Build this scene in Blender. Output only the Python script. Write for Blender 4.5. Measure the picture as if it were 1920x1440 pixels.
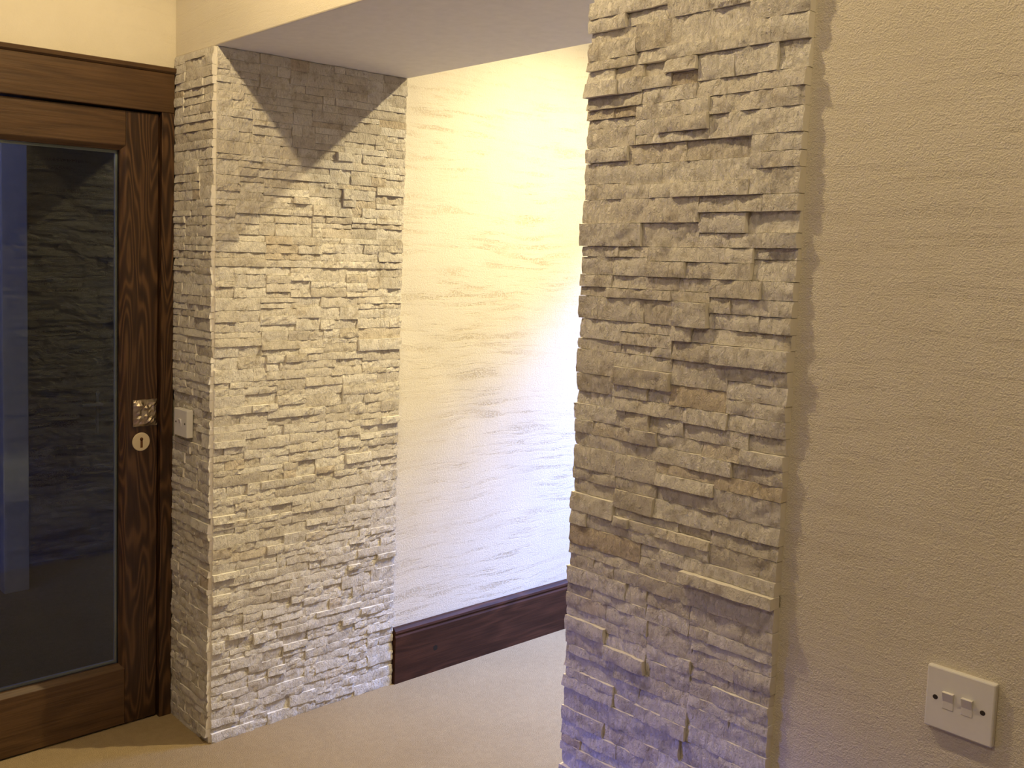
import bpy, math, random
from mathutils import Matrix, Vector, noise

for o in list(bpy.data.objects):
    bpy.data.objects.remove(o, do_unlink=True)
S = bpy.context.scene
COL = S.collection
R = math.radians

# ------------------------------------------------------------------ camera
YAW, PITCH, ROLL = R(50.605), R(4.81), R(1.51)
CAMZ, FPX, CX, CY = 1.5076, 1837.56, 760.45, 634.29
fw = Vector((math.cos(YAW)*math.cos(PITCH), math.sin(YAW)*math.cos(PITCH), -math.sin(PITCH)))
rt0 = Vector((math.sin(YAW), -math.cos(YAW), 0))
up0 = rt0.cross(fw)
rt = math.cos(ROLL)*rt0 + math.sin(ROLL)*up0
up = -math.sin(ROLL)*rt0 + math.cos(ROLL)*up0
cam_d = bpy.data.cameras.new('camera')
cam = bpy.data.objects.new('camera', cam_d)
COL.objects.link(cam)
cam.matrix_world = Matrix(((rt.x, up.x, -fw.x, 0), (rt.y, up.y, -fw.y, 0), (rt.z, up.z, -fw.z, CAMZ), (0, 0, 0, 1)))
cam_d.sensor_fit = 'HORIZONTAL'
cam_d.sensor_width = 36
cam_d.lens = FPX/1920*36
cam_d.shift_x = (960-CX)/1920
cam_d.shift_y = -(720-CY)/1920
cam_d.clip_start = 0.02
S.camera = cam


def project(P):
    d = Vector(P)-Vector((0, 0, CAMZ))
    z = d.dot(fw)
    if z < .05:
        return None
    return CX+FPX*d.dot(rt)/z, CY-FPX*d.dot(up)/z


# ------------------------------------------------------------------ world and light
S.view_settings.view_transform = 'Standard'
S.view_settings.look = 'None'
S.view_settings.gamma = 1
S.view_settings.use_curve_mapping = False
S.view_settings.exposure = 0.3
w = bpy.data.worlds.new('world')
S.world = w
w.use_nodes = True
w.node_tree.nodes['Background'].inputs[0].default_value = (.45, .55, .8, 1)
w.node_tree.nodes['Background'].inputs[1].default_value = .12


def downlight(name, loc, power, color, radius=.03, size=165, blend=.35):
    l = bpy.data.lights.new(name, 'SPOT')
    l.energy = power
    l.color = color
    l.shadow_soft_size = radius
    l.spot_size = R(size)
    l.spot_blend = blend
    o = bpy.data.objects.new(name, l)
    o.location = loc
    COL.objects.link(o)
    return o


def window_light(name, loc, rot, sx, sy, power, color):
    l = bpy.data.lights.new(name, 'AREA')
    l.shape = 'RECTANGLE'
    l.size, l.size_y = sx, sy
    l.energy = power
    l.color = color
    o = bpy.data.objects.new(name, l)
    o.location = loc
    o.rotation_euler = rot
    COL.objects.link(o)
    return o


WARM = (1.0, .77, .41)
downlight('hall_downlight', (2.88, 1.65, 2.76), 205, (1.0, .82, .46), .02, 150, .8)
for k, (bb, pw) in enumerate(((1.75, 52), (.0, 21))):
    downlight('room_downlight_and_fill', (.795, bb, 2.76), pw, WARM, .03)
downlight('room_downlight_and_fill', (-.9, .6, 2.76), 29, (1.0, .83, .55), .05)  # added fill lamp, lifts the pier and right wall from the viewer's side
# daylight: tall window at the far end of the hall, unseen window added in the door wall, area light under the porch ceiling


def aim(o, p):
    o.rotation_euler = (Vector(p)-o.location).to_track_quat('-Z', 'Y').to_euler()


aim(window_light('hall_window_daylight', (5.1, 1.3, 3.3), (0, 0, 0), .9, .6, 560, (.20, .37, 1.0)), (2.4, 2.6, .3))
aim(window_light('added_pier_daylight', (-2.0, 3.7, 1.95), (0, 0, 0), .5, .3, 250, (.08, .15, 1.0)), (1.39, 1.1, .3))  # added lamp outside the unseen window, tints the pier foot blue
window_light('porch_daylight', (.4, 3.7, 2.77), (0, 0, 0), .35, .3, 4.2, (.15, .27, 1.0))

# ------------------------------------------------------------------ dimensions (metres)
A1, A2 = 1.3896, 2.1144        # stone front of the room wall / far edge of the opening
AW = 1.402                     # plaster plane of the room wall
B1, BP = 2.5964, 2.6085        # stone front of the reveal / plaster plane of the hall wall
B2, B3 = 1.187, .772           # pier edges
BD = 2.8498                    # door plane
H, CEIL = 2.10, 2.80

# ------------------------------------------------------------------ materials


class NT:
    def __init__(s, name):
        s.m = bpy.data.materials.new(name)
        s.m.use_nodes = True
        s.t = s.m.node_tree
        s.b = s.t.nodes['Principled BSDF']

    def n(s, typ, **kw):
        nd = s.t.nodes.new(typ)
        for k, v in kw.items():
            if hasattr(nd, k):
                setattr(nd, k, v)
            else:
                nd.inputs[k].default_value = v
        return nd

    def l(s, a, b):
        s.t.links.new(a, b)

    def mapping(s, scale, rot=(0, 0, 0), obj=False):
        if obj:
            src = s.n('ShaderNodeTexCoord').outputs['Object']
        else:
            src = s.n('ShaderNodeNewGeometry').outputs['Position']
        mp = s.n('ShaderNodeMapping')
        mp.inputs['Scale'].default_value = scale
        mp.inputs['Rotation'].default_value = rot
        s.l(src, mp.inputs['Vector'])
        return mp.outputs[0]

    def noise(s, vec, scale, detail=4, rough=.55, dist=0):
        nd = s.n('ShaderNodeTexNoise')
        nd.inputs['Scale'].default_value = scale
        nd.inputs['Detail'].default_value = detail
        nd.inputs['Roughness'].default_value = rough
        nd.inputs['Distortion'].default_value = dist
        s.l(vec, nd.inputs['Vector'])
        return nd.outputs['Fac']

    def ramp(s, fac, stops):
        nd = s.n('ShaderNodeValToRGB')
        e = nd.color_ramp.elements
        while len(e) < len(stops):
            e.new(.5)
        for el, (p, c) in zip(e, stops):
            el.position = p
            el.color = (c, c, c, 1) if isinstance(c, (int, float)) else (*c, 1)
        s.l(fac, nd.inputs[0])
        return nd.outputs[0]

    def math(s, op, a, b=None, c=None):
        nd = s.n('ShaderNodeMath', operation=op)
        for i, v in enumerate((a, b, c)):
            if v is None:
                continue
            if isinstance(v, (int, float)):
                nd.inputs[i].default_value = v
            else:
                s.l(v, nd.inputs[i])
        return nd.outputs[0]

    def mix(s, fac, a, b, blend='MIX'):
        nd = s.n('ShaderNodeMix', data_type='RGBA', blend_type=blend)
        for sock, v in ((nd.inputs[0], fac), (nd.inputs[6], a), (nd.inputs[7], b)):
            if isinstance(v, (int, float)):
                sock.default_value = v
            elif isinstance(v, tuple):
                sock.default_value = (*v, 1)
            else:
                s.l(v, sock)
        return nd.outputs[2]

    def bump(s, height, dist, strength=1.0, prev=None):
        nd = s.n('ShaderNodeBump')
        nd.inputs['Strength'].default_value = strength
        nd.inputs['Distance'].default_value = dist
        s.l(height, nd.inputs['Height'])
        if prev is not None:
            s.l(prev, nd.inputs['Normal'])
        return nd.outputs[0]

    def out(s, color=None, rough=.8, normal=None, spec=.3, metal=0):
        if color is not None:
            if isinstance(color, tuple):
                s.b.inputs['Base Color'].default_value = (*color, 1)
            else:
                s.l(color, s.b.inputs['Base Color'])
        s.b.inputs['Roughness'].default_value = rough
        s.b.inputs['Specular IOR Level'].default_value = spec
        s.b.inputs['Metallic'].default_value = metal
        if normal is not None:
            s.l(normal, s.b.inputs['Normal'])
        return s.m


def stone_mat(name, attr=False, sawn=False):
    t = NT(name)
    if attr:
        rnd = t.n('ShaderNodeAttribute', attribute_name='tint').outputs['Fac']
    else:
        rnd = t.n('ShaderNodeObjectInfo').outputs['Random']
    pos = t.mapping((1, 1, 1))
    big = t.noise(pos, 5, 4, .6)
    mid = t.noise(pos, 38, 5, .65)
    base = t.ramp(rnd, [(0, (.64, .585, .505)), (.3, (.745, .695, .615)), (.6, (.78, .735, .66)), (.93, (.83, .79, .72)), (1, (.64, .55, .43))])
    if sawn:
        col = t.mix(.4, base, (.80, .77, .71))
        return t.out(col, .8, t.bump(mid, .001), .2)
    mott = t.ramp(mid, [(.34, (.72, .68, .62)), (.48, (1., 1., 1.)), (.70, (1.08, 1.07, 1.05))])
    col = t.mix(.8, base, mott, 'MULTIPLY')
    rust = t.ramp(t.noise(pos, 9, 6, .7), [(.60, 0.), (.74, .45)])
    col = t.mix(rust, col, (.50, .38, .24))
    pits = t.ramp(t.noise(pos, 140, 3, .6), [(.30, .55), (.40, 1.)])
    col = t.mix(.6, col, pits, 'MULTIPLY')
    rid = t.noise(t.mapping((1, 1, .5), (.55, .55, 0)), 130, 5, .7, .5)
    n1 = t.bump(rid, .0085, 1.)
    n2 = t.bump(t.noise(pos, 300, 4, .6), .002, .8, n1)
    return t.out(col, .85, n2, .25)


def plaster_mat(name, c, streak_col, amount, horiz, bumpy=1.0, groove=.45):
    t = NT(name)
    pos = t.mapping((1, 1, 1))
    # horizontal drag marks of the trowel: long thin wavy bands of rough pits
    wob = t.noise(pos, 2.2, 2)
    sep = t.n('ShaderNodeSeparateXYZ')
    t.l(pos, sep.inputs[0])
    z2 = t.math('ADD', sep.outputs['Z'], t.math('MULTIPLY', wob, .07))
    comb = t.n('ShaderNodeCombineXYZ')
    t.l(t.math('MULTIPLY', sep.outputs['X'], horiz), comb.inputs[0])
    t.l(t.math('MULTIPLY', sep.outputs['Y'], horiz), comb.inputs[1])
    t.l(t.math('MULTIPLY', z2, 46), comb.inputs[2])
    st = t.noise(comb.outputs[0], 1, 5, .62)
    grain = t.noise(pos, 170, 3, .65)
    fine = t.noise(pos, 420, 3, .6)
    zone = t.ramp(t.noise(pos, 2.6, 3), [(.38, .25), (.62, 1.)])
    band = t.ramp(st, [(.49, 0.), (.62, 1.)])
    rough_band = t.math('MULTIPLY', t.math('MULTIPLY', band, zone), t.ramp(grain, [(.44, 0.), (.54, 1.)]))
    col = t.mix(t.math('MULTIPLY', rough_band, amount), c, streak_col)
    blot = t.ramp(t.noise(pos, 7, 4), [(.3, (.93, .92, .90)), (.7, (1, 1, 1))])
    col = t.mix(.7, col, blot, 'MULTIPLY')
    h = t.math('SUBTRACT', t.math('MULTIPLY', fine, .45), t.math('MULTIPLY', rough_band, groove))
    h = t.math('ADD', h, t.math('MULTIPLY', grain, .5))
    return t.out(col, .88, t.bump(h, .0042*bumpy, .85), .2)


def wood_mat(name, axis, dark, mid, lite, k=1.0, freq=62, calm=(.65, .1), rough=.42, spec=.4):
    t = NT(name)
    lo, hi = 1.9*k, 15*k
    sc = [hi, hi, hi]
    sc['XYZ'.index(axis)] = lo
    v = t.mapping(tuple(sc))
    fld = t.noise(v, 1, 1.5, .45, .25)
    rings = t.math('SINE', t.math('MULTIPLY', fld, freq))
    rings = t.math('MULTIPLY_ADD', rings, .5, .5)
    sc2 = [170, 170, 170]
    sc2['XYZ'.index(axis)] = 6
    fib = t.noise(t.mapping(tuple(sc2)), 1, 4, .6)
    pat = t.noise(t.mapping((1, 1, 1)), 5, 3)
    col = t.ramp(rings, [(0, dark), (.55, mid), (1, lite)])
    col = t.mix(t.ramp(pat, [(.35, calm[0]), (.7, calm[1])]), col, mid)
    col = t.mix(.7, col, t.ramp(fib, [(.3, (.55, .5, .48)), (.6, (1.05, 1.05, 1.05))]), 'MULTIPLY')
    h = t.math('ADD', t.math('MULTIPLY', rings, .35), fib)
    return t.out(col, rough, t.bump(h, .0012, .6), spec)


def plain(name, c, rough=.5, spec=.4, metal=0, bump=None):
    t = NT(name)
    pos = t.mapping((1, 1, 1))
    v = t.ramp(t.noise(pos, 30, 4), [(.3, .93), (.7, 1.)])
    col = t.mix(1., c, v, 'MULTIPLY')
    nm = t.bump(t.noise(pos, bump[0], 4), bump[1]) if bump else None
    return t.out(col, rough, nm, spec, metal)


def carpet_mat():
    t = NT('carpet')
    pos = t.mapping((1, 1, 1))
    f = t.noise(pos, 330, 3, .7)
    g = t.noise(pos, 4, 4)
    g2 = t.noise(pos, 45, 4, .6)
    col = t.ramp(f, [(.3, (.37, .275, .155)), (.7, (.48, .365, .215))])
    col = t.mix(.55, col, t.ramp(g, [(.3, (.88, .86, .84)), (.7, (1.05, 1.04, 1.02))]), 'MULTIPLY')
    col = t.mix(.5, col, t.ramp(g2, [(.35, (.86, .85, .84)), (.65, (1.03, 1.03, 1.03))]), 'MULTIPLY')
    return t.out(col, .97, t.bump(f, .006, .9), .05)


def glass_mat():
    t = NT('door_glass')
    nt = t.t
    tr = t.n('ShaderNodeBsdfTransparent')
    tr.inputs[0].default_value = (.80, .84, .83, 1)
    gl = t.n('ShaderNodeBsdfGlossy')
    gl.inputs['Roughness'].default_value = .02
    fr = t.n('ShaderNodeFresnel')
    fr.inputs[0].default_value = 1.45
    mx = t.n('ShaderNodeMixShader')
    t.l(fr.outputs[0], mx.inputs[0])
    t.l(tr.outputs[0], mx.inputs[1])
    t.l(gl.outputs[0], mx.inputs[2])
    t.l(mx.outputs[0], nt.nodes['Material Output'].inputs[0])
    return t.m


M = dict(
    stone=stone_mat('split_limestone'),
    stone_joined=stone_mat('split_limestone_joined', attr=True),
    sawn=stone_mat('sawn_limestone', sawn=True),
    sawn_joined=stone_mat('sawn_limestone_joined', attr=True, sawn=True),
    mortar=plain('stone_backing', (.50, .45, .37), .9, .1, bump=(120, .003)),
    plaster=plaster_mat('sand_plaster', (.70, .64, .53), (.50, .43, .32), .22, 4.2, 1.3, .22),
    plaster_smooth=plaster_mat('smooth_plaster', (.70, .64, .53), (.60, .53, .42), .15, 3.0, .35),
    plaster_hall=plaster_mat('cream_plaster', (.80, .755, .67), (.58, .49, .34), .7, 4.5, .8),
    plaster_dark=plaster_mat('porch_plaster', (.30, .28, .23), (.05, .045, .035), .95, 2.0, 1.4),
    paint=plain('white_paint', (.74, .71, .68), .75, .2, bump=(60, .0006)),
    porch_paint=plain('porch_paint', (.80, .80, .82), .75, .2),
    carpet=carpet_mat(),
    woodv=wood_mat('stained_pine_upright', 'Z', (.022, .0095, .0042), (.052, .024, .010), (.115, .058, .025), 1.0, 85, (.4, .1)),
    woodh=wood_mat('stained_pine_level', 'X', (.050, .025, .010), (.082, .042, .017), (.115, .062, .027), .7, 40, (.9, .45)),
    wood_skirt=wood_mat('dark_stained_pine', 'X', (.030, .011, .006), (.052, .020, .011), (.085, .033, .018), .8, 50, (.8, .2), .6, .2),
    glass=glass_mat(),
    spacer=plain('grey_spacer', (.66, .66, .68), .5, .4, .0),
    plastic=plain('white_plastic', (.74, .72, .70), .35, .5),
    screw=plain('dark_screw', (.05, .04, .035), .5, .4, .4),
    foil=plain('crumpled_foil', (.50, .42, .32), .30, .5, 1.0),
    ivory=plain('ivory_enamel', (.62, .52, .35), .45, .5),
    rust=plain('rusty_keyhole', (.13, .055, .02), .7, .3),
    chrome=plain('chrome', (.85, .85, .86), .15, .5, 1.0),
    windowframe=plain('window_frame_white', (.75, .75, .75), .5, .4),
)

# ------------------------------------------------------------------ mesh helpers


class MB:
    def __init__(s):
        s.v, s.f, s.mi = [], [], []

    def quad(s, *p, mi=0):
        i = len(s.v)
        s.v += [tuple(q) for q in p]
        s.f.append(tuple(range(i, i+len(p))))
        s.mi.append(mi)

    def box(s, x0, x1, y0, y1, z0, z1, mi=0):
        i = len(s.v)
        s.v += [(x, y, z) for z in (z0, z1) for y in (y0, y1) for x in (x0, x1)]
        for q in ((0, 2, 3, 1), (4, 5, 7, 6), (0, 1, 5, 4), (2, 6, 7, 3), (0, 4, 6, 2), (1, 3, 7, 5)):
            s.f.append(tuple(i+k for k in q))
            s.mi.append(mi)
        return s

    def prism(s, prof, axis, t0, t1):
        """prof: (p, z) outline, extruded along x ('X': p is y) or y ('Y': p is x)"""
        i, n = len(s.v), len(prof)
        for t in (t0, t1):
            for p, z in prof:
                s.v.append((t, p, z) if axis == 'X' else (p, t, z))
        for k in range(n):
            k2 = (k+1) % n
            s.f.append((i+k, i+k2, i+n+k2, i+n+k))
        s.f.append(tuple(i+k for k in range(n))[::-1])
        s.f.append(tuple(i+n+k for k in range(n)))
        s.mi += [0]*(n+2)
        return s

    def disc(s, c, r, normal, depth, n=28, dome=0.):
        """short cylinder whose front face looks along normal"""
        nrm = Vector(normal).normalized()
        a = nrm.orthogonal().normalized()
        b = nrm.cross(a)
        c = Vector(c)
        i = len(s.v)
        for off, rr in ((0, r), (depth*.7, r), (depth, r*.93)):
            for k in range(n):
                th = 2*math.pi*k/n
                s.v.append(tuple(c+nrm*off+a*(rr*math.cos(th))+b*(rr*math.sin(th))))
        s.v.append(tuple(c+nrm*(depth+dome)))
        for q in range(2):
            for k in range(n):
                k2 = (k+1) % n
                s.f.append((i+q*n+k, i+q*n+k2, i+(q+1)*n+k2, i+(q+1)*n+k))
                s.mi.append(0)
        for k in range(n):
            s.f.append((i+2*n+k, i+2*n+(k+1) % n, i+3*n))
            s.mi.append(0)
        return s

    def mesh(s, name, mats):
        me = bpy.data.meshes.new(name)
        me.from_pydata(s.v, [], s.f)
        for m in mats:
            me.materials.append(m)
        me.polygons.foreach_set('material_index', s.mi)
        import bmesh
        bm = bmesh.new()
        bm.from_mesh(me)
        bmesh.ops.recalc_face_normals(bm, faces=bm.faces)
        bm.to_mesh(me)
        bm.free()
        me.update()
        return me

    def build(s, name, mats, parent=None, bevel=0):
        if not isinstance(mats, (list, tuple)):
            mats = [mats]
        o = bpy.data.objects.new(name, s.mesh(name, mats))
        COL.objects.link(o)
        if parent:
            o.parent = parent
        if bevel:
            md = o.modifiers.new('bevel', 'BEVEL')
            md.width = bevel
            md.segments = 2
            md.limit_method = 'ANGLE'
        return o


def tag(o, label=None, cat=None, kind=None, group=None):
    for k, v in (('label', label), ('category', cat), ('kind', kind), ('group', group)):
        if v:
            o[k] = v
    return o


def empty(name, loc, label, cat):
    o = bpy.data.objects.new(name, None)
    o.location = loc
    COL.objects.link(o)
    return tag(o, label, cat)


def adopt(child, parent):
    """parent while keeping the world position of a mesh given in world coordinates"""
    child.parent = parent
    child.location = -parent.location
    return child


# ------------------------------------------------------------------ the setting
X0, X1, Y0, Y1 = -2.6, 3.9, -2.6, 4.75
tag(MB().box(X0, X1, Y0, Y1, -.1, 0).build('floor', M['carpet']), 'beige cut pile carpet running through the opening', 'floor', 'structure')
tag(MB().box(X0, X1, Y0, Y1, CEIL, CEIL+.1).build('ceiling', M['paint']), 'white painted ceiling above the room and hall', 'ceiling', 'structure')

wall_right = tag(MB().box(AW, A2, Y0, B2-.014, 0, CEIL).build('wall_right', M['plaster']), 'sandy textured plaster wall on the right with stone pier at its end', 'wall', 'structure')
m = MB().box(AW-.004, A2, B2-.014, BD+.012, H, CEIL)
m.mi = [1 if k == 0 else 0 for k in range(6)]
tag(m.build('wall_over_opening', [M['plaster_smooth'], M['paint']], bevel=.004), 'plaster wall over the opening with smooth pale soffit', 'wall', 'structure')
wall_pier = tag(MB().box(AW, A2-.006, B1+.014, 3.05, 0, H).build('wall_left_pier', M['mortar']), 'left wall pier between glazed door and opening, clad in pale split stone', 'wall', 'structure')
tag(MB().box(A2-.006, X1, BP, BP+.14, 0, CEIL).build('wall_hall', M['plaster_hall']), 'cream plaster hall wall with horizontal drag texture', 'wall', 'structure')
WX0, WX1, WZ0, WZ1 = -1.55, -.75, .25, 1.63  # added window opening that cuts the blue beam reaching the pier
mm = MB().box(X0, WX0, BD+.012, 3.05, 0, CEIL).box(WX1, .455, BD+.012, 3.05, 0, CEIL).box(WX0, WX1, BD+.012, 3.05, 0, WZ0).box(WX0, WX1, BD+.012, 3.05, WZ1, CEIL).box(.455, AW, BD+.012, 3.05, 2.05, CEIL)
tag(mm.build('wall_door', M['plaster_smooth']), 'warm lit plaster wall above the wooden door', 'wall', 'structure')
wf = MB().box(WX0, WX0+.05, 2.93, 2.99, WZ0, WZ1).box(WX1-.05, WX1, 2.93, 2.99, WZ0, WZ1).box(WX0+.05, WX1-.05, 2.93, 2.99, WZ0, WZ0+.05).box(WX0+.05, WX1-.05, 2.93, 2.99, WZ1-.05, WZ1)
tag(wf.build('added_window', M['windowframe']), 'unseen white window frame added in the wall left of the door for light', 'window', 'structure')
tag(MB().box(X0-.1, X0, Y0, Y1, 0, CEIL).build('wall_behind', M['plaster']), 'plaster wall behind the viewer', 'wall', 'structure')
tag(MB().box(X0, AW, Y0-.1, Y0, 0, CEIL).build('wall_side', M['plaster']), 'plaster wall at the near end of the room', 'wall', 'structure')
HY0, HY1, HZ0, HZ1 = .9, 2.45, .1, 2.24
mm = MB().box(X1, X1+.1, Y0, HY0, 0, CEIL).box(X1, X1+.1, HY1, BP+.14, 0, CEIL).box(X1, X1+.1, HY0, HY1, 0, HZ0).box(X1, X1+.1, HY0, HY1, HZ1, CEIL)
tag(mm.build('wall_hall_far', M['plaster_hall']), 'cream plaster wall at the far end of the hall around its window', 'wall', 'structure')
wf = MB().box(X1+.03, X1+.09, HY0, HY0+.05, HZ0, HZ1).box(X1+.03, X1+.09, HY1-.05, HY1, HZ0, HZ1).box(X1+.03, X1+.09, HY0+.05, HY1-.05, HZ0, HZ0+.05).box(X1+.03, X1+.09, HY0+.05, HY1-.05, HZ1-.05, HZ1)
tag(wf.build('window_2', M['windowframe']), 'tall white window frame at the far end of the hall', 'window', 'structure')
tag(MB().box(A2, X1, -1.66, -1.52, 0, CEIL).build('wall_hall_end', M['plaster_hall']), 'cream plaster end wall of the hall', 'wall', 'structure')
# porch behind the glazed door
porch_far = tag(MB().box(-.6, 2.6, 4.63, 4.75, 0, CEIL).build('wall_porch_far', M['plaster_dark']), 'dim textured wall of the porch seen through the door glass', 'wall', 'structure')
tag(MB().box(-.7, -.6, 3.05, 4.75, 0, CEIL).build('wall_porch_left', M['porch_paint']), 'porch side wall left of the door', 'wall', 'structure')
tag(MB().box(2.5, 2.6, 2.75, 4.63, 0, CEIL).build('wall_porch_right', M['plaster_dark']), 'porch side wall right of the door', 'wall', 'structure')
tag(MB().box(1.304, 1.412, 4.28, 4.63, 0, CEIL).build('wall_porch_stub', M['porch_paint'], bevel=.004), 'bluish painted wall end seen through the door glass', 'wall', 'structure')

# ------------------------------------------------------------------ split stone cladding


def stone_verts(L, Hh, seed, nx, nz):
    """front face grid (x along the course, z up, +y outwards) plus skirt back to y=-.03"""
    rnd = random.Random(seed)
    off = Vector((rnd.uniform(-50, 50), rnd.uniform(-50, 50), rnd.uniform(-50, 50)))
    tilt = rnd.uniform(-.003, .003)
    tz = rnd.uniform(-.0045, .002)
    belly = rnd.uniform(.0, .0008)
    V, F, MI = [], [], []
    for j in range(nz+1):
        for i in range(nx+1):
            x, z = L*i/nx, Hh*j/nz
            u, v = i/nx, j/nz
            q = Vector((x*1.0+z*.7, z*.8-x*.15, 0))
            n = noise.fractal(q*42+off, 1.0, 2.1, 4)
            r = 1-abs(noise.noise(q*70+off*1.3))*2
            y = .0034*n+.0018*r+tilt*(u-.5)+tz*(v-.5)+belly*(1-(2*v-1)**2)
            eu = min(u, 1-u)*L
            ev = min(v, 1-v)*Hh
            if ev < .0008:
                y -= rnd.uniform(.0, .0012)
                z += rnd.uniform(-.0003, .0003)
            if eu < .0008:
                y -= rnd.uniform(.0, .0008)
            V.append((x-L/2, y, z-Hh/2))
    g = lambda i, j: j*(nx+1)+i
    for j in range(nz):
        for i in range(nx):
            F.append((g(i+1, j), g(i, j), g(i, j+1), g(i+1, j+1)))
            MI.append(0)
    ring = [g(i, 0) for i in range(nx)]+[g(nx, j) for j in range(nz)]+[g(i, nz) for i in range(nx, 0, -1)]+[g(0, j) for j in range(nz, 0, -1)]
    b0 = len(V)
    for k in ring:
        V.append((V[k][0], -.026, V[k][2]))
    n = len(ring)
    for k in range(n):
        k2 = (k+1) % n
        F.append((ring[k], ring[k2], b0+k2, b0+k))
        MI.append(1)
    return V, F, MI


PROTO = {}
LB = (.045, .065, .09, .12, .155, .20)
HB = (.016, .024, .033, .043)
for a, L in enumerate(LB):
    for b, hh in enumerate(HB):
        for s in range(3):
            nx = max(4, min(18, round(L/.009)))
            nz = 2 if hh < .02 else (3 if hh < .03 else 5)
            V, F, MI = stone_verts(L, hh, a*101+b*17+s*7+3, nx, nz)
            me = bpy.data.meshes.new('stone')
            me.from_pydata(V, [], F)
            me.materials.append(M['stone'])
            me.materials.append(M['sawn'])
            me.polygons.foreach_set('material_index', MI)
            me.polygons.foreach_set('use_smooth', [mi == 0 for mi in MI])
            sh = me.attributes.new('sharp_edge', 'BOOLEAN', 'EDGE')
            fr = (nx+1)*(nz+1)
            rimset = set()
            for f, mi in zip(F, MI):
                if mi == 1:
                    rimset.add(tuple(sorted(f[:2])))
            for e in me.edges:
                if tuple(sorted(e.vertices)) in rimset:
                    sh.data[e.index].value = True
            me.update()
            PROTO[(a, b, s)] = (me, L, hh, V, F, MI)


def courses(width, height, rnd):
    """interlocking ledge stones: strips cut into blocks, every block with its own rows; list of (u0, u1, v0, v1)"""
    out = []
    v = 0.
    while v < height-.001:
        hs = rnd.uniform(.045, .105)
        if height-v-hs < .03:
            hs = height-v
        u = 0.
        while u < width-1e-4:
            bl = rnd.uniform(.07, .24)
            u1 = u+bl
            if width-u1 < .06:
                u1 = width
            # rows of this block
            hts = []
            while sum(hts) < hs-1e-6:
                h = rnd.choice((.017, .020, .023, .026, .026, .029, .031, .035, .040))*rnd.uniform(.94, 1.06)
                left = hs-sum(hts)
                if left-h < .015:
                    h = left if left < .046 else left*.5
                hts.append(h)
            vv = v
            for h in hts:
                a = u
                while a < u1-1e-4:
                    l = rnd.choice((.05, .065, .08, .095, .11, .13, .15, .18))*rnd.uniform(.9, 1.1)
                    b = a+l
                    if u1-b < .035:
                        b = u1
                    out.append((a, b, vv, vv+h))
                    a = b
                vv += h
            u = u1
        v += hs
    return out


def clad(wall, origin, rotz, width, height, seed, front, proud=1.0, cap=295, calm=None, jag=(0., 0.), all_joined=False):
    """origin: world point of u=v=0 on the mean stone front; local x runs along the course, local y outwards"""
    rnd = random.Random(seed)
    Rm = Matrix.Rotation(rotz, 4, 'Z')
    items = []
    for (u0, u1, v0, v1) in courses(width, height, rnd):
        p = rnd.gauss(0, .0021)*proud
        if rnd.random() < .07:
            p += rnd.uniform(.004, .010)*proud
        if rnd.random() < .07:
            p -= .004
        p = max(-.011, min(.017, p))
        if calm and calm(u0, u1, v0, v1):
            p = min(p, -.0085)
        if u0 < 1e-6 and jag[0]:
            u0 -= rnd.uniform(-.2, 1)*jag[0]
        if u1 > width-1e-6 and jag[1]:
            u1 += rnd.uniform(-.2, 1)*jag[1]
        loc = Vector(origin)+Rm @ Vector(((u0+u1)/2, p, 0))+Vector((0, 0, (v0+v1)/2))
        L, hh = (u1-u0)-.0008, (v1-v0)-.0008
        a = min(range(len(LB)), key=lambda k: abs(math.log(LB[k]/L)))
        b = min(range(len(HB)), key=lambda k: abs(math.log(HB[k]/hh)))
        me, pl, ph, V, F, MI = PROTO[(a, b, rnd.randrange(3))]
        q = project(loc)
        area = 0
        if q and -20 < q[0] < 1940 and -20 < q[1] < 1460:
            dd = (loc-Vector((0, 0, CAMZ))).dot(fw)
            area = L*hh/dd/dd
        items.append((area, loc, me, L/pl, hh/ph, V, F, MI, rnd.uniform(-.002, .002), rnd.random()))
    items.sort(key=lambda t: -t[0])
    singles = [] if all_joined else [t for t in items[:cap] if t[0] > 0]
    rest = items[len(singles):]
    for (_, loc, me, sx, sz, V, F, MI, ry, _r) in singles:
        o = bpy.data.objects.new('stone', me)
        o.location = loc
        o.rotation_euler = (0, ry, rotz)
        o.scale = (sx, 1, sz)
        COL.objects.link(o)
        o.parent = wall
    if rest:
        VV, FF, MM, TT = [], [], [], []
        for (_, loc, me, sx, sz, V, F, MI, ry, r) in rest:
            mat = Matrix.Translation(loc) @ Rm @ Matrix.Rotation(ry, 4, 'Y') @ Matrix.Diagonal((sx, 1, sz, 1))
            i = len(VV)
            VV += [tuple(mat @ Vector(p)) for p in V]
            FF += [tuple(i+k for k in f) for f in F]
            MM += MI
            TT += [r]*len(F)
        me = bpy.data.meshes.new('small_stones')
        me.from_pydata(VV, [], FF)
        me.materials.append(M['stone_joined'])
        me.materials.append(M['sawn_joined'])
        me.polygons.foreach_set('material_index', MM)
        at = me.attributes.new('tint', 'FLOAT', 'FACE')
        at.data.foreach_set('value', TT)
        me.update()
        o = bpy.data.objects.new('small_stones', me)
        COL.objects.link(o)
        o.parent = wall
        o['kind'] = 'stuff'
    print('cladding', len(items), len(singles))


# wide reveal face of the left pier (looks towards -Y): u runs from the far edge (A2) to the corner (A1)
reveal = tag(MB().box(A1+.006, A2-.004, B1+.010, B1+.0142, 0, H-.001).build('wall_reveal', M['mortar']), 'broad reveal of the left pier clad in pale split stone strips', 'wall', 'structure')
clad(reveal, (A2-.004, B1, 0), math.pi, A2-.004-A1-.010, H-.001, 11, None, .8)
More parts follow.
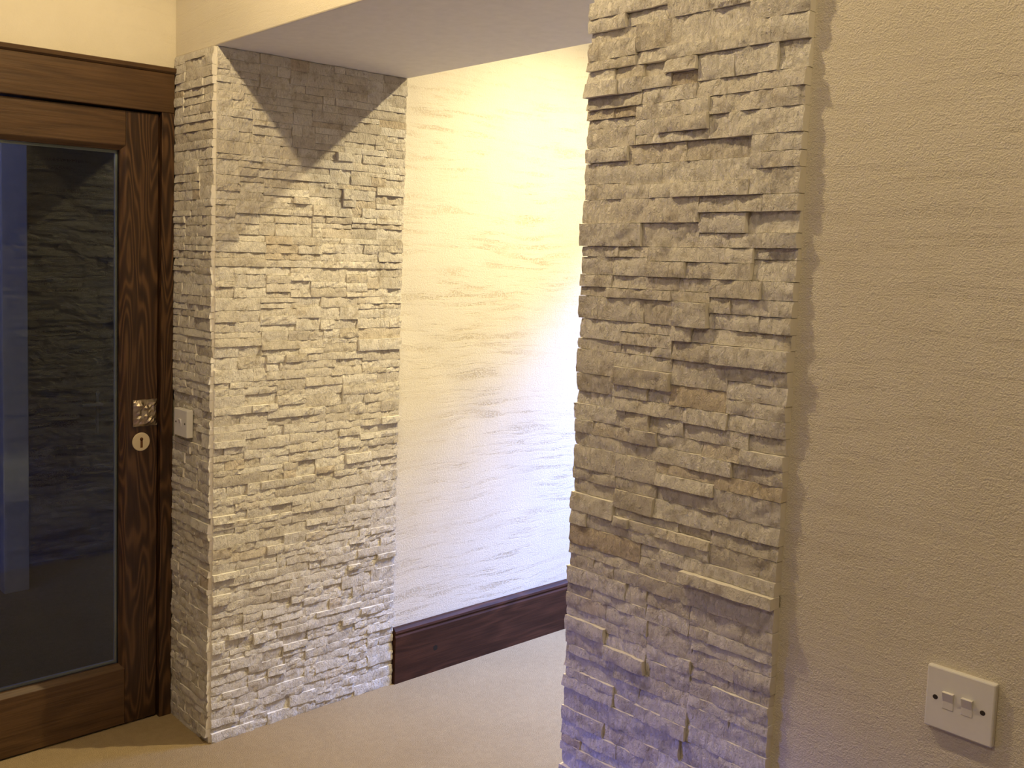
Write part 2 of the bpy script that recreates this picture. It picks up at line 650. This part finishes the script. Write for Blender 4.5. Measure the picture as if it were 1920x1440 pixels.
# narrow face between the corner and the door (looks towards -X): u runs from the corner to the door
ret = tag(MB().box(A1+.008, A1+.0126, B1+.012, BD+.005, 0, H-.001).build('wall_return', M['mortar']), 'narrow stone clad return beside the wooden door', 'wall', 'structure')
clad(ret, (A1, B1+.005, 0), math.pi/2, BD-B1-.005, H-.001, 23, None, .5, calm=lambda a, b, c, d: b > .09 and a < .22 and d > .92 and c < 1.035)
# right pier (looks towards -X): u runs from the plaster wall (B3) to the opening (B2)
pier = tag(MB().box(A1+.008, A1+.0126, B3+.002, B2-.004, 0, CEIL).build('wall_pier', M['mortar']), 'right stone clad pier between opening and plaster wall', 'wall', 'structure')
clad(pier, (A1-.003, B3, 0), math.pi/2, B2-B3, CEIL-.002, 37, None, 1.1, jag=(.0012, .006))
# reveal of the right pier inside the opening, turned away from the viewer (looks towards +Y)
rev2 = tag(MB().box(A1+.012, A2-.004, B2-.0135, B2-.009, 0, H-.001).build('wall_reveal_right', M['mortar']), 'hidden stone reveal on the right side of the opening', 'wall', 'structure')
clad(rev2, (A1+.012, B2-.002, 0), 0, A2-A1-.016, H-.001, 53, None, .7, all_joined=True)

# ------------------------------------------------------------------ skirting board in the hall
prof = [(BP, 0), (BP-.022, 0), (BP-.022, .168), (BP-.019, .174), (BP-.019, .179), (BP-.022, .183), (BP-.020, .190), (BP-.013, .198), (BP-.008, .200), (BP, .200)]
sk = MB().prism(prof, 'X', A2+.001, X1).build('baseboard_hall', M['wood_skirt'])
tag(sk, 'dark stained wooden skirting board with moulded top along the hall wall', 'skirting', 'structure')
kn = MB().disc((2.303, BP-.0215, .090), .011, (0, -1, 0), .0006, 14).build('knot', plain('dark_knot', (.006, .003, .002), .6), sk)
kn.scale = (1, 1, 1)

# ------------------------------------------------------------------ glazed door
# frame: two jambs, head and cap moulding
dframe = empty('door_1', (.92, BD, 0), 'dark stained pine door with one tall glass pane in wooden frame', 'door')
dframe['kind'] = 'structure'
JL, JR = 1.3475, 1.3885


def dpart(mb, name, mat, parent=None, bevel=.0015):
    o = mb.build(name, mat, None, bevel)
    return adopt(o, dframe) if parent is None else sub(o, parent)


def sub(o, parent):
    o.parent = parent
    return o


dpart(MB().box(JL, JR, BD-.004, BD+.10, 0, 1.927), 'jamb', M['woodv'])
dpart(MB().box(.455, .500, BD-.004, BD+.10, 0, 1.927), 'jamb', M['woodv'])
dpart(MB().box(.455, JR, BD-.006, BD+.10, 1.927, 2.046), 'head', M['woodh'], bevel=.003)
dpart(MB().prism([(BD+.02, 2.046), (BD-.007, 2.046), (BD-.013, 2.051), (BD-.014, 2.062), (BD-.010, 2.064), (BD+.02, 2.064)], 'X', .45, JR+.0008), 'cap_moulding', M['woodh'], bevel=0)
# door leaf, set back a little behind the frame
LF, LBk = BD+.010, BD+.054
GL, GR, GB, GT = .622, 1.2285, .1945, 1.809     # clear glass opening
LL, LR = .5045, 1.3425
leaf = empty('leaf', (0, 0, 0), None, None)
leaf.parent = dframe
leaf.location = (-dframe.location.x, -dframe.location.y, 0)
dpart(MB().box(GR+.008, LR, LF, LBk, .006, 1.9215), 'stile', M['woodv'], leaf, .002)
dpart(MB().box(LL, GL-.008, LF, LBk, .006, 1.9215), 'stile', M['woodv'], leaf, .002)
dpart(MB().box(GL-.008, GR+.008, LF, LBk, GT+.008, 1.9215), 'top_rail', M['woodh'], leaf, .002)
dpart(MB().box(GL-.008, GR+.008, LF, LBk, .006, GB-.008), 'bottom_rail', M['woodh'], leaf, .002)
e = .014


def bead(horizontal, c, inner, t0, t1):
    """sloping glazing bead running round the pane"""
    s = 1 if inner > c else -1
    if horizontal:
        return MB().prism([(LF+.0005, c), (LF+.0005, c-s*.0005), (LF+.022, c-s*.0005), (LF+.022, c+s*e), (LF+.014, c+s*e), (LF+.004, c+s*.004)], 'X', t0, t1)
    mb = MB()
    pr = [(c-s*.0005, LF+.0005), (c-s*.0005, LF+.022), (c+s*e, LF+.022), (c+s*e, LF+.014), (c+s*.004, LF+.004)]
    i = 0
    n = len(pr)
    for z in (t0, t1):
        mb.v += [(p, q, z) for p, q in pr]
    for k in range(n):
        mb.f.append((k, (k+1) % n, n+(k+1) % n, n+k))
    mb.f += [tuple(range(n))[::-1], tuple(range(n, 2*n))]
    mb.mi = [0]*len(mb.f)
    return mb


dpart(bead(True, GT+.008, 0, GL-.008, GR+.008), 'glazing_bead', M['woodh'], leaf, 0)
dpart(bead(True, GB-.008, 9, GL-.008, GR+.008), 'glazing_bead', M['woodh'], leaf, 0)
dpart(bead(False, GR+.008, 0, GB-.008, GT+.008), 'glazing_bead', M['woodv'], leaf, 0)
dpart(bead(False, GL-.008, 9, GB-.008, GT+.008), 'glazing_bead', M['woodv'], leaf, 0)
dpart(MB().box(GL-.004, GR+.004, LF+.0235, LF+.0265, GB-.004, GT+.004), 'pane', M['glass'], leaf, 0)
sp = LF+.0285
dpart(MB().box(GR-.014, GR-.006, sp, sp+.008, GB, GT), 'spacer_bar', M['spacer'], leaf, 0)
dpart(MB().box(GL+.006, GL+.014, sp, sp+.008, GB, GT), 'spacer_bar', M['spacer'], leaf, 0)
dpart(MB().box(GL+.014, GR-.014, sp, sp+.008, GB+.006, GB+.014), 'spacer_bar', M['spacer'], leaf, 0)
dpart(MB().box(GL+.014, GR-.014, sp, sp+.008, GT-.014, GT-.006), 'spacer_bar', M['spacer'], leaf, 0)
# crumpled foil wrapped square plate
rnd = random.Random(4)
mb = MB()
N = 10
fx0, fx1, fz0, fz1 = 1.2605, 1.3405, .9560, 1.0390
for j in range(N+1):
    for i in range(N+1):
        u, v = i/N, j/N
        x, z = fx0+(fx1-fx0)*u, fz0+(fz1-fz0)*v
        q = Vector((u*2.2+3, v*4.4-u*1.8, 7.3))
        d = abs(noise.noise(q))*.016+abs(noise.noise(q*2.3))*.007
        rim = min(u, v, 1-u, 1-v)
        y = LF-.004-min(1, rim*6)*(.005+d)
        mb.v.append((x+rnd.uniform(-.0008, .0008), y, z+rnd.uniform(-.0008, .0008)))
for j in range(N):
    for i in range(N):
        k = j*(N+1)+i
        mb.f += [(k, k+1, k+N+2), (k, k+N+2, k+N+1)]
ring = [i for i in range(N)]+[N+j*(N+1) for j in range(N)]+[N*(N+1)+i for i in range(N, 0, -1)]+[j*(N+1) for j in range(N, 0, -1)]
b0 = len(mb.v)
for k in ring:
    mb.v.append((mb.v[k][0], LF+.0005, mb.v[k][2]))
for k in range(len(ring)):
    k2 = (k+1) % len(ring)
    mb.f.append((ring[k], ring[k2], b0+k2, b0+k))
mb.mi = [0]*len(mb.f)
fo = dpart(mb, 'handle_plate', M['foil'], leaf, 0)
fo['label'] = 'square plate covered in crumpled foil'
es = dpart(MB().disc((1.288, LF+.0005, .9065), .029, (0, -1, 0), .004, 36), 'keyhole_cover', M['ivory'], leaf, 0)
es['label'] = 'round ivory keyhole disc with rusty centre'
kh = MB().disc((1.2885, LF-.0034, .915), .0055, (0, -1, 0), .0012, 14)
kh.box(1.2850, 1.2925, LF-.0046, LF-.0034, .888, .914)
dpart(kh, 'keyhole', M['rust'], leaf, 0)

# ------------------------------------------------------------------ lever handle in the porch, seen through the glass
hd = empty('lever_handle', (1.857, 4.63, .74), 'slim chrome lever handle on tall plate, seen through door glass', 'door handle')
adopt(MB().box(1.850, 1.863, 4.620, 4.6302, .60, .81).build('back_plate', plain('dull_metal', (.42, .41, .40), .4, .5, .0), None, .002), hd)
lv = MB().disc((1.8565, 4.621, .750), .008, (0, -1, 0), .05, 14)
lv.box(1.762, 1.864, 4.566, 4.580, .744, .757)
adopt(lv.build('lever', M['plastic'], None, .003), hd)
adopt(MB().disc((1.8565, 4.621, .800), .010, (0, -1, 0), .006, 14).build('screw', M['plastic'], None), hd)

# ------------------------------------------------------------------ light switches


def switch(name, label, face, b0, b1, z0, z1, rockers, screws, back):
    """plate looks towards -X; face = x of the plate front"""
    root = empty(name, (back, (b0+b1)/2, z0), label, 'light switch')
    adopt(MB().box(face, back, b0, b1, z0, z1).build('plate', M['plastic'], None, .0022), root)
    for (bc, zc, wd, ht) in rockers:
        # rocker pressed at the bottom: its top edge stands proud
        pr = [(face+.001, zc-ht/2), (face-.0006, zc-ht/2), (face-.0014, zc-ht*.05), (face-.0058, zc+ht/2), (face+.001, zc+ht/2)]
        adopt(MB().prism(pr, 'Y', bc-wd/2, bc+wd/2).build('rocker', M['plastic'], None, .0006), root)
    for (bc, zc) in screws:
        adopt(MB().disc((face+.0004, bc, zc), .0034, (-1, 0, 0), .0008, 14).build('screw', M['screw'], None), root)
    return root


switch('light_switch', 'white two gang light switch on the plaster wall right of the stone pier', AW-.010, .4605, .5465, .8825, .9685,
       [(.5170, .926, .0140, .0240), (.4933, .926, .0140, .0240)], [(.5337, .926), (.4742, .926)], AW+.0005)
switch('light_switch', 'small white single light switch on the narrow stone return beside the door', A1-.018, 2.716, 2.802, .931, 1.016,
       [(2.759, .974, .0125, .0240)], [(2.7295, .974), (2.7885, .974)], A1+.004)
